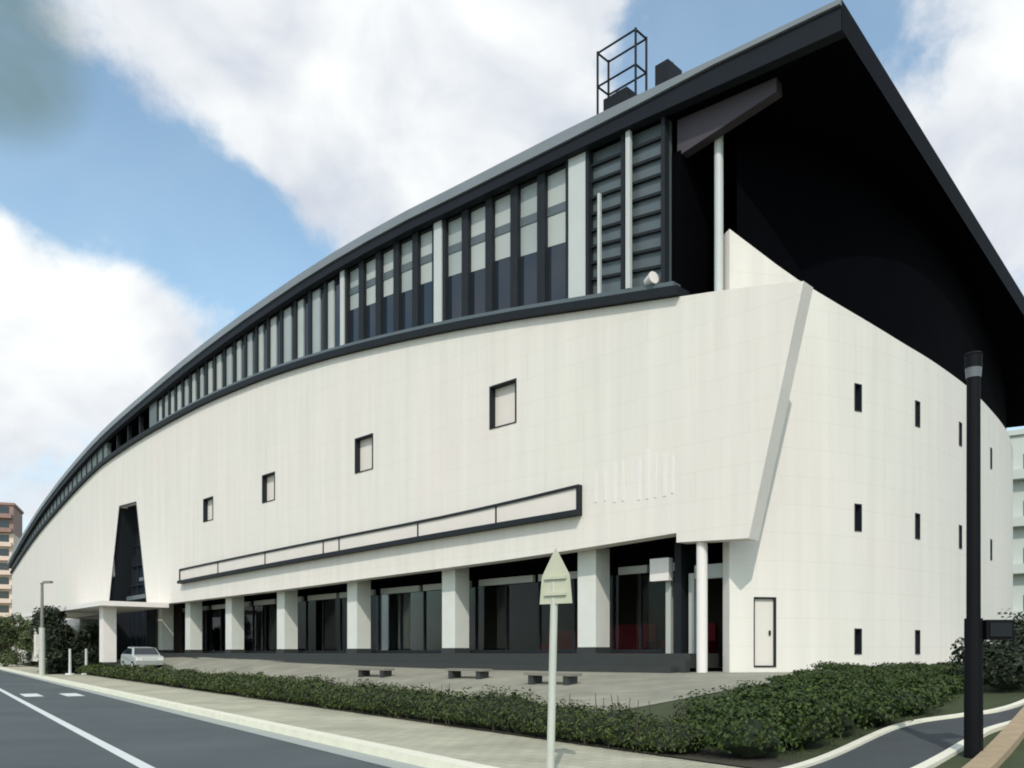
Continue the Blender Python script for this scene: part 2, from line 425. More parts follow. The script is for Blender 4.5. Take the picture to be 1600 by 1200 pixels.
# --- clerestory
CP = [6.55, 14.1, 21.2, 28.6, 35.4, 41.6]
top_in = lambda s: roof_z(s)-.78
led = MB(); sbox(led, 2.35, SMAX, -.22, .5, lambda s: sill_z(s)+.02, lambda s: sill_z(s)+.3)
led.build('sill_gutter', M['dark'], hall)
led = MB(); sbox(led, 2.55, 44.8, -.1, .3, lambda s: sill_z(s)+.3, lambda s: sill_z(s)+.48)
led.build('sill', M['panel'], hall)
z0f = lambda s: sill_z(s)+.48
for i, s in enumerate(CP):
    hw = (.4, .24, .16)[min(i, 2)]
    if i > 2: continue
    f = MB(); sbox(f, s-hw, s+hw, -.04, .4, z0f, top_in); f.build('clerestory_post', M['post'], hall)
ends = CP+[45.0]
for i, (a, b) in enumerate(zip(ends, ends[1:])):
    a += (.4, .24, .16, 0, 0, 0)[i]
    b -= (.24, .16, 0, 0, 0, 0)[i]
    n = 5 if i < 5 else 3
    for k in range(n):
        s0 = a+(b-a)*k/n; s1 = a+(b-a)*(k+1)/n
        lowf = (.44, .46, .1, .1, .1, .1)[i]+random.uniform(-.02, .035)
        f = MB(); mw = .19 if i < 2 else .13
        sbox(f, s0, s0+mw, .02, .3, z0f, top_in); sbox(f, s1-mw, s1, .02, .3, z0f, top_in)
        mid = lambda s: z0f(s)+(top_in(s)-z0f(s))*lowf
        cb = lambda s: z0f(s)+(top_in(s)-z0f(s))*.70
        
        sbox(f, s0+mw, s1-mw, .12, .3, lambda s: top_in(s)-.12, top_in)
        fo = f.build('clerestory_window', M['mull'], hall)
        if i < 2:
            g = MB(); sbox(g, s0+mw, s1-mw, .2, .24, lambda s: mid(s), lambda s: top_in(s)-.12); bo = g.build('blind', M[('blind', 'blind2', 'blind')[k % 3]], fo)
            g = MB(); sbox(g, s0+mw, s1-mw, .17, .2, lambda s: cb(s)-.16, lambda s: cb(s)+.16); g.build('rail', M['panel'], fo)
            g = MB(); sbox(g, s0+mw, s1-mw, .2, .27, z0f, lambda s: mid(s)); g.build('pane', M['glassd'], fo)
        else:
            sm = s1-mw-(s1-s0)*random.uniform(.32, .5)
            g = MB(); sbox(g, sm, s1-mw, .12, .24, z0f, lambda s: top_in(s)-.12); g.build('blind', M['blind2' if k % 2 else 'blind'], fo)
            g = MB(); sbox(g, s0+mw, sm, .2, .27, z0f, lambda s: top_in(s)-.12); g.build('pane', M['glassd'], fo)
# louvred bay next to the corner
lv = MB(); sbox(lv, 2.9, 6.13, .2, .35, z0f, top_in); lo = lv.build('louvre_panel', M['panel'], hall)
f = MB()
for s in (2.9, 4.5, 6.02): sbox(f, s, s+.14, -.06, .2, z0f, top_in)
for k in range(1, 9):
    sbox(f, 3.04, 6.02, .08, .2, lambda s: z0f(s)+(top_in(s)-z0f(s))*k/9, lambda s: z0f(s)+(top_in(s)-z0f(s))*k/9+.09)
f.build('louvre_frame', M['mull'], lo)
f = MB()
sbox(f, 4.22, 4.4, -.12, .0, z0f, top_in); f.build('clerestory_post', M['post'], hall)
f = MB(); sbox(f, 5.5, 5.6, -.1, .0, z0f, lambda s: z0f(s)+3.4); f.build('downpipe', M['post'], hall)
# dark band and terrace gap beyond the windows
for q in ((45.0, 46.4), (56.5, SMAX)):
    f = MB(); sbox(f, q[0], q[1], .0, .3, lambda s: sill_z(s)+.3, top_in); f.build('cladding_band', M['band'], hall)
for k in range(26):
    f = MB(); sbox(f, 57.5+k*1.7, 57.65+k*1.7, -.06, .0, lambda s: sill_z(s)+.35, top_in); f.build('cladding_fin', M['dark'], hall)
f = MB(); sbox(f, 46.4, 56.5, 2.5, 2.7, lambda s: sill_z(s)+.0, top_in); f.build('terrace_back_wall', M['mauve'], hall)
for s in (48.8, 51.5, 54.2):
    f = MB(); sbox(f, s-.12, s+.12, .1, .35, lambda s: sill_z(s)+.3, top_in); f.build('terrace_post', M['dark'], hall)

# --- roof
RW = 32.
SL = .13
def rp(s, w, dz=0.):
    return P(s, w-.3, roof_z(s)-SL*w+dz)
def wmax(s): return RW if s < 12 else max(12, RW-(s-12)*.5)
xs = [-2.9]+srange(-2, SMAX+2, 3)
top = MB(); sof = MB()
for a, b in zip(xs, xs[1:]):
    for k in range(6):
        u0, u1 = k/6, (k+1)/6
        q = [rp(a, wmax(a)*u0), rp(b, wmax(b)*u0), rp(b, wmax(b)*u1), rp(a, wmax(a)*u1)]
        top.quad(q[0], q[3], q[2], q[1], smooth=True)
        e = Vector((0, 0, -.75))
        sof.quad(*[v+e for v in q], smooth=True)
top.build('roof', M['roof'], hall, weld=True)
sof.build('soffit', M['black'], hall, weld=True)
fa = MB(); ga = MB()
for a, b in zip(xs, xs[1:]):
    def strip(m, w0, w1, d0, d1):
        m.quad(rp(a, w0, d0), rp(a, w0, d1), rp(b, w0, d1), rp(b, w0, d0))
        m.quad(rp(a, w0, d0), rp(b, w0, d0), rp(b, w1, d0), rp(a, w1, d0))
        m.quad(rp(a, w0, d1), rp(a, w1, d1), rp(b, w1, d1), rp(b, w0, d1))
    strip(fa, 0, .3, -.78, -.1)
    def gd(s): return -.12-.25*max(0, min(1, (s-.5)/5))
    for w0, w1 in ((-.08, .3),):
        A0, A1, B0, B1 = rp(a, w0, gd(a)), rp(a, w0, .02), rp(b, w0, gd(b)), rp(b, w0, .02)
        ga.quad(A0, A1, B1, B0); ga.quad(A0, B0, rp(b, w1, gd(b)), rp(a, w1, gd(a))); ga.quad(A1, rp(a, w1, .02), rp(b, w1, .02), B1)
ef = MB()
for k in range(14):
    u0, u1 = RW*k/14, RW*(k+1)/14
    s = -2.915
    ef.quad(rp(s, u0, -.78), rp(s, u1, -.78), rp(s, u1, .03), rp(s, u0, .03))
    s2 = -2.7
    ef.quad(rp(s2, u0, .03), rp(s, u0, .03), rp(s, u1, .03), rp(s2, u1, .03))
for a, b in zip(xs, xs[1:]):
    ef.quad(rp(a, wmax(a), -.78), rp(b, wmax(b), -.78), rp(b, wmax(b), .03), rp(a, wmax(a), .03))
s = SMAX+2; fa.quad(rp(s, 0, -.78), rp(s, 0, 0), rp(s, wmax(s), 0), rp(s, wmax(s), -.78))
fo = fa.build('fascia', M['fascia'], hall)
ef.build('end_fascia', M['blackm'], hall)
ga.quad(rp(-2.9, -.08, -.14), rp(-2.9, .3, -.14), rp(-2.9, .3, .02), rp(-2.9, -.08, .02))
ga.build('roof_gutter', M['gutter'], hall)
f = MB(); sbox(f, -.7, 2.7, .35, .7, lambda s: roof_z(s)-2.0+.22*(2.7-s), lambda s: roof_z(s)-.84); f.build('eave_beam', M['mauve'], hall)

# --- terrace at the corner
f = MB(); f.tube(P(1.5, .86, sill_z(1.3)-.2), P(1.5, .86, roof_z(1.3)-.84), .14, n=20); f.build('terrace_column', M['post'], hall)
f = MB(); sbox(f, 1.3, 2.5, .62, 8, lambda s: sill_z(s)-.3, lambda s: sill_z(s)-.1); f.build('terrace_floor', M['plinth'], hall)
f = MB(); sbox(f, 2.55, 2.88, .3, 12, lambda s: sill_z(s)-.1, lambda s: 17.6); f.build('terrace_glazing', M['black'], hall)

# --- curved side wall
SP = [(6.77, 26.6), (9.0, 27.12), (11.35, 28.1), (14.2, 30.0), (17.2, 32.8), (20.6, 36.8), (24.3, 41.7), (27.6, 47.4), (29.3, 53.5), (29.3, 60)]
def cat(p0, p1, p2, p3, t):
    return .5*((2*p1)+(p2-p0)*t+(2*p0-5*p1+4*p2-p3)*t*t+(3*p1-p0-3*p2+p3)*t**3)
pts = []
V2 = [Vector(p) for p in SP]; V2 = [V2[0]*2-V2[1]]+V2+[V2[-1]*2-V2[-2]]
for i in range(1, len(V2)-2):
    for k in range(10): pts.append(cat(V2[i-1], V2[i], V2[i+1], V2[i+2], k/10))
pts.append(V2[-2])
arc = [0.]
for a, b in zip(pts, pts[1:]): arc.append(arc[-1]+(b-a).length)
def Q(r, w=0., z=0.):
    i = 0
    while i < len(arc)-2 and arc[i+1] < r: i += 1
    t = (r-arc[i])/(arc[i+1]-arc[i])
    p = pts[i].lerp(pts[i+1], t)
    j = max(0, min(len(pts)-1, i + (1 if t > .5 else 0)))
    d = (pts[min(j+1, len(pts)-1)]-pts[max(j-1, 0)]).normalized()
    n = Vector((-d.y, d.x))
    return Vector((p.x+n.x*w, p.y+n.y*w, z))
RMAX = arc[-1]
def r_at(ix):     # arc length where the wall lies on a given bearing X/Y
    return min((i for i in range(len(pts)*1) if pts[i].y < 50), key=lambda i: abs(pts[i].x/pts[i].y-ix)) and min(((abs(p.x/p.y-ix), a) for p, a in zip(pts, arc) if p.y < 45))[1]
def fine_r(ix):
    best = min((abs((lambda q: q.x/q.y)(Q(k*.02))-ix), k*.02) for k in range(int(22/.02)))
    return best[1]
sw_top = interp([(0, 14.8), (2.4, 13.45), (4.85, 12.7), (8.2, 12.2), (12, 12.05), (20, 12.1), (30, 12.0), (50, 11.8)])
WR = [fine_r(v) for v in (.405, .4745, .5245, .5605)]
HW = .17
ROWS = [(1.55, 2.4), (5.6, 6.5), (9.55, 10.45)]
WIN = [(WR[c], r) for c in range(4) for r in range(3) if not (r == 0 and c > 1)]
DOOR = (fine_r(.283), fine_r(.3085), 1.15, 3.35)
def sw_solid(r):
    t = sw_top(r); b = .6; z = []
    for wr, row in WIN:
        if abs(r-wr) < HW: z.append(ROWS[row])
    if DOOR[0] < r < DOOR[1]: z = [(DOOR[2], DOOR[3])]
    out = []
    for z0, z1 in sorted(z): out.append((b, z0)); b = z1
    return out+[(b, t)]
mb = MB()
ex = [wr+k for wr in WR for k in (-HW, HW)]+list(DOOR[:2])
wall_shell(mb, srange(0, RMAX, .8, ex), sw_solid, Q, .45)
mb.quad(Q(0, 0, .6), Q(0, .45, .6), Q(0, .45, 14.8), Q(0, 0, 14.8), uv=[(0, .6), (.45, .6), (.45, 14.8), (0, 14.8)])
mb.build('side_wall', M['wall2'], hall)
for wr, row in WIN:
    z0, z1 = ROWS[row]; f = MB(); t = .04
    sbox(f, wr-HW, wr-HW+t, -.025, .4, z0, z1, Q); sbox(f, wr+HW-t, wr+HW, -.025, .4, z0, z1, Q)
    sbox(f, wr-HW+t, wr+HW-t, -.025, .4, z1-t, z1, Q); sbox(f, wr-HW+t, wr+HW-t, -.025, .4, z0, z0+t, Q)
    fo = f.build('slit_window', M['mull'], hall)
    g = MB(); sbox(g, wr-HW+t, wr+HW-t, .25, .28, z0+t, z1-t, Q); g.build('pane', M['glassd'], fo)
a, b, z0, z1 = DOOR
f = MB(); t = .05
sbox(f, a, a+.03, -.02, .3, z0, z1, Q); sbox(f, b-.06, b, -.03, .3, z0, z1, Q); sbox(f, a+.03, b-.06, -.03, .3, z1-t, z1, Q); sbox(f, a+.03, b-.06, -.03, .3, z0, z0+.05, Q)
do = f.build('door_frame', M['mull'], hall)
f = MB(); sbox(f, a+.03, b-.06, .06, .12, z0+.05, z1-t, Q); dd = f.build('door', M['wall2'], hall)
f = MB(); sbox(f, b-.22, b-.16, .02, .06, 2.15, 2.3, Q); f.build('handle', M['mull'], dd)
# dark glazing between the side wall and the soffit
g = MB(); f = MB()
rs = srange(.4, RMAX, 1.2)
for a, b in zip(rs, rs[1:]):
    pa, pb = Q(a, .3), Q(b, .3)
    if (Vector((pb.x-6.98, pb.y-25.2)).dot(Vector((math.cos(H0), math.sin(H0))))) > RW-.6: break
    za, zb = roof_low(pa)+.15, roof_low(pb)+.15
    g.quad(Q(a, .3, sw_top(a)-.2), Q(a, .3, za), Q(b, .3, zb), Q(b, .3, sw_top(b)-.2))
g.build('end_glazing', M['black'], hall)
f = MB(); sbox(f, 1.17, 1.3, 1.0, 9, .8, 5.6); f.build('porch_side_wall', M['dark'], hall)

# --- entrance canopy belongs to the hall
f = MB(); sbox(f, 42.5, 66, -4.2, -.05, 4.55, 4.85); cn = f.build('canopy', M['white'], hall)
for s in (44.6, 64):
    f = MB(); sbox(f, s-.42, s+.42, -3.6, -2.8, 1.0, 4.55); f.build('canopy_pillar', M['white'], cn)
f = MB(); sbox(f, 56.3, 74, -.5, -.03, 1.0, 4.5); f.build('canopy_dark_sheet', M['glassd'], cn)  # dark sheet added over the wall to darken the space under the canopy

# ------------------------------------------------------------------ things on the roof
gx = empty('roof_gantry', P(5, 1, roof_z(5)-.2), 'thin dark steel frame standing on the roof edge above the louvred bay', 'gantry')
f = MB()
for s in (4.15, 5.75):
    for w in (.1, .7): f.tube(P(s, w, roof_z(s)-.25), P(s, w, 22.2), .04, n=8)
f.build('upright', M['dark'], gx)
f = MB()
for z in (22.15, 21.0):
    f = MB(); c = [P(4.15, .1, z), P(5.75, .1, z), P(5.75, .7, z), P(4.15, .7, z)]
    for i in range(4): f.tube(c[i], c[(i+1) % 4], .035, n=6)
    f.build('crossbar', M['dark'], gx)
for s, w, a, h, lab in ((5.2, .75, 1.0, .95, 'dark boxy rooftop unit inside the foot of the steel frame'), (3.2, .6, .5, 1.1, 'small dark vent stack on the roof edge right of the steel frame')):
    z = roof_z(s)-.1
    u = empty('rooftop_unit', P(s, w, z), lab, 'rooftop unit')
    d = P(s+1, w)-P(s, w)
    f = MB(); f.box(P(s, w, z+.15+h/2), (a, .8, h), (d.x, d.y)); f.build('housing', M['dark'], u)
    f = MB()
    for k in (-1, 1): f.box(P(s+k*a*.35, w, z+.06), (.1, .7, .22), (d.x, d.y))
    f.build('base_rail', M['mull'], u)
    f = MB(); f.tube(P(s, w, z+.15+h), P(s, w, z+.27+h), min(a, .8)*.35, n=16); f.build('fan_cowl', M['panel'], u)
for s in (57.5, 59.5, 61.5):
    z = roof_z(s)
    u = empty('roof_vent', P(s, .4, z-.1), 'small grey vent on the roof edge above the terrace gap', 'vent', 'vents along the far roof edge')
    f = MB(); f.tube(P(s, .4, z-.1), P(s, .4, z+.6), .13, n=10); f.build('pipe', M['panel'], u)
    f = MB(); f.tube(P(s, .4, z+.6), P(s, .4, z+.8), .3, .06, n=12); f.build('cap', M['panel'], u)
u = empty('floodlight', P(3.45, -.02, sill_z(3.4)+.3), 'small white floodlight on the dark gutter beside the terrace', 'floodlight')
f = MB(); f.tube(P(3.45, -.02, sill_z(3.4)+.3), P(3.45, -.02, sill_z(3.4)+.5), .04, n=8); f.build('bracket', M['mull'], u)
f = MB(); f.tube(P(3.6, -.05, sill_z(3.4)+.62), P(3.25, -.15, sill_z(3.4)+.66), .12, .2, n=14); f.build('lamp_head', M['white'], u)

# ------------------------------------------------------------------ ground
U = Vector((-.5625, .827)).normalized(); Nn = Vector((U.y, -U.x))
HF = Vector((0, 14.7))           # foot of the hedge
def rl2(t, v, z=0.):             # road frame: t along, v towards the building
    p = HF+U*t+Nn*v
    return Vector((p.x, p.y, z))
def G(x, y):
    v = (Vector((x, y))-HF).dot(Nn)
    al = (Vector((x, y))-HF).dot(U)
    t = max(0, min(1, (v-.4)/(12.-7.2*max(0, min(1, (al-4)/40)))))
    u = max(0, min(1, ((Vector((x, y))-HF).dot(U)-14)/30))
    return .12+(.86+.38*u*u*(3-2*u))*(t*t*(3-2*t))
mb = MB(); n = 40; ext = 1500
mb.quad((-ext, -ext, -.12), (ext, -ext, -.12), (ext, ext, -.12), (-ext, ext, -.12))
mb.build('ground', M['ground'], kind='structure')
CURB = (Vector((-1.94, 12.95))-HF).dot(Nn)     # v of the kerb line
CEN = (Vector((-5.07, 11.87))-HF).dot(Nn)
W0 = 2*CEN-CURB
mb = MB(); mb.quad(rl2(-40, W0), rl2(-40, CURB), rl2(320, CURB), rl2(320, W0)); mb.build('road', M['asphalt'], kind='structure')
mb = MB(); mb.quad(rl2(-40, CEN-.09, .005), rl2(-40, CEN+.09, .005), rl2(320, CEN+.09, .005), rl2(320, CEN-.09, .005)); mb.build('centre_line', M['paint'], kind='structure')
mb = MB()
for (t0, v0, l) in ((24.7, CEN+.65, .42), (24.2, CEN+1.95, .5)):
    mb.quad(rl2(t0-1.3, v0-.3, .005), rl2(t0-1.3, v0+.3, .005), rl2(t0+1.3, v0+.3, .005), rl2(t0+1.3, v0-.3, .005))
mb.build('lane_marking', M['paint'], kind='structure')
mb = MB(); mb.quad(rl2(-40, CURB-.4, .006), rl2(-40, CURB+.02, .006), rl2(320, CURB+.02, .006), rl2(320, CURB-.4, .006)); mb.build('road_gutter', M['gut2'], kind='structure')
mb = MB()
t = -40
while t < 200:
    mb.hexa([rl2(t, CURB, -.05), rl2(t+1.19, CURB, -.05), rl2(t+1.19, CURB+.3, -.05), rl2(t, CURB+.3, -.05), rl2(t, CURB+.02, .14), rl2(t+1.19, CURB+.02, .14), rl2(t+1.19, CURB+.3, .14), rl2(t, CURB+.3, .14)][::1])
    t += 1.2
mb.build('kerb', M['kerb'], kind='structure')
mb = MB(); mb.quad(rl2(-40, CURB+.3, .12), rl2(-40, .6, .12), rl2(320, .6, .12), rl2(320, CURB+.3, .12)); mb.build('sidewalk', M['walk'], kind='structure')
mb = MB(); mb.quad(rl2(-40, W0-3, .12), rl2(-40, W0, .12), rl2(320, W0, .12), rl2(320, W0-3, .12)); mb.quad(rl2(-40, W0, -.05), rl2(320, W0, -.05), rl2(320, W0, .12), rl2(-40, W0, .12)); mb.build('far_sidewalk', M['walk'], kind='structure')
def sheet(name, m, t0, t1, v0, v1, dz, nt, nv):
    mb = MB()
    for i in range(nt):
        for j in range(nv):
            q = []
            for a, b in ((i, j), (i+1, j), (i+1, j+1), (i, j+1)):
                p = rl2(t0+(t1-t0)*a/nt, v0+(v1-v0)*b/nv); q.append(Vector((p.x, p.y, G(p.x, p.y)+dz)))
            mb.quad(q[0], q[3], q[2], q[1], smooth=True)
    return mb.build(name, m, kind='structure', weld=True)
sheet('lawn', M['lawn'], -60, 110, .6, 60, .0, 40, 40)
sheet('plaza', M['plaza'], 2.0, 75, 1.2, 26, .012, 40, 24)
sheet('soil_strip', M['soil'], -8, 60, .35, 1.3, .02, 40, 3)

def on_ground(ix, iz):          # ray bearing (X/Y, drop/Y) -> ground point
    y = 5.
    while y < 150:
        if EYE-iz*y <= G(ix*y, y)+.01: break
        y += .02
    return Vector((ix*y, y, G(ix*y, y)))
def ribbon(name, m, L, Rr, dz, kind='structure', h=0):
    mb = MB()
    for i in range(len(L)-1):
        q = [L[i], Rr[i], Rr[i+1], L[i+1]]
        q = [Vector((p.x, p.y, G(p.x, p.y)+dz)) for p in q]
        mb.quad(*q)
        if h:
            lo = [p-Vector((0, 0, h)) for p in q]
            mb.quad(lo[0], lo[1], q[1], q[0]); mb.quad(lo[2], lo[3], q[3], q[2])
            mb.quad(lo[3], lo[0], q[0], q[3]); mb.quad(lo[1], lo[2], q[2], q[1])
    return mb.build(name, m, kind=kind)
def spl(pts, n=12):
    v = [Vector(p).to_2d() for p in pts]; v = [v[0]*2-v[1]]+v+[v[-1]*2-v[-2]]; o = []
    for i in range(1, len(v)-2):
        for k in range(n): o.append(cat(v[i-1], v[i], v[i+1], v[i+2], k/n))
    o.append(v[-2]); return o
def offset(line, d):
    o = []
    for i, p in enumerate(line):
        t = (line[min(i+1, len(line)-1)]-line[max(i-1, 0)]).normalized()
        o.append(p+Vector((t.y, -t.x))*d)
    return o
l1, l2 = on_ground(.345, .1348), on_ground(.45, .0899)
r1, r2 = on_ground(.479, .1348), on_ground(.507, .1195)
left = spl([l1-(l2-l1)*1.2, l1, on_ground(.45, .0899), on_ground(.532, .0749), on_ground(.585, .066), (12.0, 17.2), (20, 20)])
right = spl([r1-(r2-r1)*3., on_ground(.479, .1348), on_ground(.507, .1195), on_ground(.532, .1049), on_ground(.575, .086), (10.5, 14.6), (20, 17)])
ribbon('path', M['asphalt2'], left, right, .02)
ribbon('path_edge', M['kerb'], offset(left, -.12), offset(left, .02), .06, h=.15)
ribbon('path_edge', M['kerb'], offset(right, -.02), offset(right, .12), .06, h=.15)
e1 = on_ground(.537, .1348); e2 = on_ground(.605, .062)
e = spl([e1-(e2-e1)*.6, e1, e1.lerp(e2, .5), e2, e2+(e2-e1)*.25])
ribbon('bed_edging', M['tan'], offset(e, -.0), offset(e, .28), .1, h=.3)

# ------------------------------------------------------------------ plants
def leaves(mb, c, n, rad, size, rnd, shell=.55, flat=1., cut=.0):
    for _ in range(n):
        while True:
            d = Vector((rnd.gauss(0, 1), rnd.gauss(0, 1), rnd.gauss(0, 1))).normalized()
            if d.z > -.55: break
        k = (shell+(1-shell)*rnd.random()**.6)
        nz = noise.noise(Vector((d.x*1.8+c[0], d.y*1.8+c[1], d.z*1.8+c[2])))
        k *= 1+.38*nz
        p = Vector((c[0]+d.x*rad[0]*k, c[1]+d.y*rad[1]*k, c[2]+d.z*rad[2]*k))
        leaf(mb, p, d, size*rnd.uniform(.6, 1.4), rnd)
def leaf(mb, p, d, s, rnd):
    nrm = (d+Vector((rnd.uniform(-1, 1), rnd.uniform(-1, 1), rnd.uniform(-.4, 1)))*.9).normalized()
    t = nrm.orthogonal().normalized(); b = nrm.cross(t)
    a = rnd.uniform(0, 6.28); u = t*math.cos(a)+b*math.sin(a); w = nrm.cross(u)
    mb.quad(p-u*s*.5, p+w*s*.28+nrm*s*.06, p+u*s*.5, p-w*s*.28+nrm*s*.06)
def blob(mb, c, rad, rnd, n=10):
    rows = []
    for i in range(n//2+1):
        th = math.pi*i/(n//2); r = []
        for j in range(n):
            ph = 2*math.pi*j/n
            d = Vector((math.sin(th)*math.cos(ph), math.sin(th)*math.sin(ph), math.cos(th)))
            k = 1+.25*noise.noise(d*2+Vector(c))
            r.append(Vector((c[0]+d.x*rad[0]*k, c[1]+d.y*rad[1]*k, c[2]+d.z*rad[2]*k)))
        rows.append(r)
    for i in range(n//2):
        for j in range(n):
            mb.quad(rows[i][j], rows[i+1][j], rows[i+1][(j+1) % n], rows[i][(j+1) % n], smooth=True)

# the long low hedge along the sidewalk
rnd = random.Random(3)
hg = empty('hedge', rl2(14, .7, .12), 'long low clipped hedge running along the sidewalk in front of the hall', 'hedge')
lf = MB(); core = MB()
t = -3.2
while t < 58:
    near = max(0, 1-t/40)
    h = .68-.1*max(0, min(1, (2-t)/4))+.2*noise.noise(Vector((t*.5, 0, 3)))+.08*rnd.uniform(-1, 1)
    wd = .5+.1*noise.noise(Vector((t*.7, 5, 1)))
    v = .72+.1*noise.noise(Vector((t*.4, 2, 1)))
    p = rl2(t, v)
    zg = G(p.x, p.y)
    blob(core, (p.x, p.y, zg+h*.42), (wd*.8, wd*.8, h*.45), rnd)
    n = int(260+480*near)
    leaves(lf, (p.x, p.y, zg+h*.45), n, (wd*1.08, wd*1.08, h*.58), .058+.06*(1-near), rnd, .62)
    for _ in range(int(18*near+6)):
        q = rl2(t+rnd.uniform(-.3, .3), v+rnd.uniform(-.35, .35)); 
        leaf(lf, Vector((q.x, q.y, zg+h*rnd.uniform(.8, 1.06))), Vector((0, 0, 1)), .08, rnd)
    t += .42
tw = MB()
t = -3.2
while t < 40:
    q = rl2(t, .72+rnd.uniform(-.4, .35)); zg = G(q.x, q.y)
    tw.tube((q.x, q.y, zg-.02), (q.x+rnd.uniform(-.15, .15), q.y+rnd.uniform(-.15, .15), zg+rnd.uniform(.4, .85)), .012, .005, n=4, cap=False)
    t += .12
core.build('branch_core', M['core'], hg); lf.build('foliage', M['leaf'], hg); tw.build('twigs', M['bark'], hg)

def shrub(name, x, y, r, h, m, label, cat_, group, n=900, size=.09, rnd=rnd):
    zg = G(x, y)
    o = empty(name, (x, y, zg), label, cat_, group)
    st = MB()
    for k in range(5):
        a = k*1.26+rnd.random(); st.tube((x, y, zg-.05), (x+math.cos(a)*r*.5, y+math.sin(a)*r*.5, zg+h*.55), .025, .012, n=6)
    st.build('stem', M['bark'], o)
    lf = MB()
    leaves(lf, (x, y, zg+h*.42), int(n*.45), (r*.85, r*.85, h*.5), size, rnd, .5)
    for k in range(7):
        a = rnd.uniform(0, 6.28); d = r*rnd.uniform(.2, .6); cz = zg+h*rnd.uniform(.35, .7)
        rr = r*rnd.uniform(.35, .5)
        leaves(lf, (x+math.cos(a)*d, y+math.sin(a)*d, cz), int(n*.55/7), (rr, rr, h*.34), size, rnd, .35)
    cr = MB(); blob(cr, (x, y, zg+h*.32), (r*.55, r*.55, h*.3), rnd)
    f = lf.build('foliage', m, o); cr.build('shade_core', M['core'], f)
    return o
bed = [(3.3, 11.9), (4.2, 12.7), (3.2, 13.4), (5.0, 13.6), (4.1, 14.4), (6.0, 14.3), (5.0, 15.2), (6.9, 15.2), (5.9, 16.0), (5.0, 16.8), (7.7, 16.3), (6.8, 17.1), (5.9, 18.0),
       (8.6, 17.4), (7.7, 18.2), (6.8, 19.1), (9.6, 18.5), (8.7, 19.3), (7.8, 20.2), (7.0, 21.0), (10.6, 19.6), (9.7, 20.4), (8.8, 21.3), (7.9, 22.2), (11.6, 20.7), (10.7, 21.6), (9.8, 22.4), (8.9, 23.3),
       (12.6, 22.0), (11.7, 22.9), (10.8, 23.7), (9.9, 24.6), (13.5, 23.4), (12.6, 24.3), (11.7, 25.2), (14.4, 24.9), (13.5, 25.8), (12.6, 26.7), (15.3, 26.4), (14.5, 27.3)]
for (x, y) in bed:
    k = max(.55, 14/y); r = rnd.uniform(.72, .9); h = max(.3, 1.08-G(x, y))+rnd.uniform(-.06, .1)
    shrub('shrub', x, y, r, h, M['leafy'], 'low green shrub in the planted bed between the white side wall and the curved path', 'shrub', 'shrubs filling the bed below the side wall', int(2200*k), .068)
for (x, y, r, h, lab) in ((9.75, 16.9, .8, 1.0, 'dark shrub right behind the black pole'), (11.1, 17.6, .9, 1.2, 'dark rounded shrub at the right edge behind the path'), (10.4, 18.6, .9, 1.1, 'dark shrub between the black pole and the white side wall'), (12.2, 19.2, 1.2, 1.6, 'dark shrub overlapping the picture edge below the curved side wall'), (13.6, 22.0, 1.3, 1.8, 'tall dark shrub below the end of the curved side wall'), (16.2, 25.5, 1.5, 2.0, 'farthest dark shrub at the foot of the bending wall')):
    shrub('dark_shrub', x, y, r, h, M['leafd'], lab, 'shrub', None, 2600, .1)

def tree(x, y, h, r, m, label, n=6500, size=.28, lobes=16, name='broadleaf_tree', low=.3, cat_='tree', group=None):
    zg = G(x, y) if (Vector((x, y))-HF).dot(Nn) > 0 else 0
    o = empty(name, (x, y, zg), label, cat_, group)
    rr = random.Random(int(x*13+y*7))
    tr = MB(); tr.tube((x, y, zg-.1), (x+.1, y, zg+h*.5), r*.085, r*.05, n=8)
    for k in range(6):
        a = k*1.05+rr.random(); e = (x+math.cos(a)*r*.6, y+math.sin(a)*r*.6, zg+h*rr.uniform(.55, .85))
        tr.tube((x+.05, y, zg+h*rr.uniform(.25, .48)), e, r*.04, r*.015, n=6)
    tr.build('trunk', M['bark'], o)
    lf = MB()
    for k in range(lobes):
        a = rr.uniform(0, 6.28); q = rr.random(); z = low+(.86-low)*q
        d = r*rr.uniform(.1, .68)*(1.15-.8*abs(q-.35))
        s = r*rr.uniform(.34, .52)
        leaves(lf, (x+math.cos(a)*d, y+math.sin(a)*d, zg+h*z), n//lobes, (s, s, s*.8), size, rr, .3)
    lf.build('crown', m, o)
    return o
# trees in front of the far part of the hall and at the road's far end
tree(-32.7, 60.5, 5.3, 1.7, M['leafd'], 'dark green tree just right of the street lamp, taller than its neighbours', size=.22, low=.08)
tree(-30.1, 60.5, 3.9, 1.6, M['leafd'], 'low dark tree under the entrance canopy left of the white pillar', size=.22, low=.05)
tree(-31.4, 60, 4.3, 1.6, M['leafd'], 'small dark tree between the taller one and the canopy', size=.22, low=.05)
tree(-50.6, 92, 5.6, 2.7, M['leaft'], 'olive green roadside tree directly behind the street lamp', size=.25, low=.05)
tree(-54.6, 92, 5.9, 2.8, M['leaft'], 'pale green bushy tree at the left picture edge below the apartment block', size=.25, low=.05)
tree(-52.6, 94, 5.4, 2.6, M['leaft'], 'middle one of the three olive roadside trees left of the street lamp', size=.25, low=.05)
for k, (x, y, h) in enumerate(((-66, 90, 7), (-74, 100, 8), (-63, 104, 6))):
    tree(x, y, h, 3, M['leaft'], ['rounded tree left of the road end', 'tall tree far left beyond the road', 'smaller tree behind the roadside pair'][k], size=.3, low=.15)

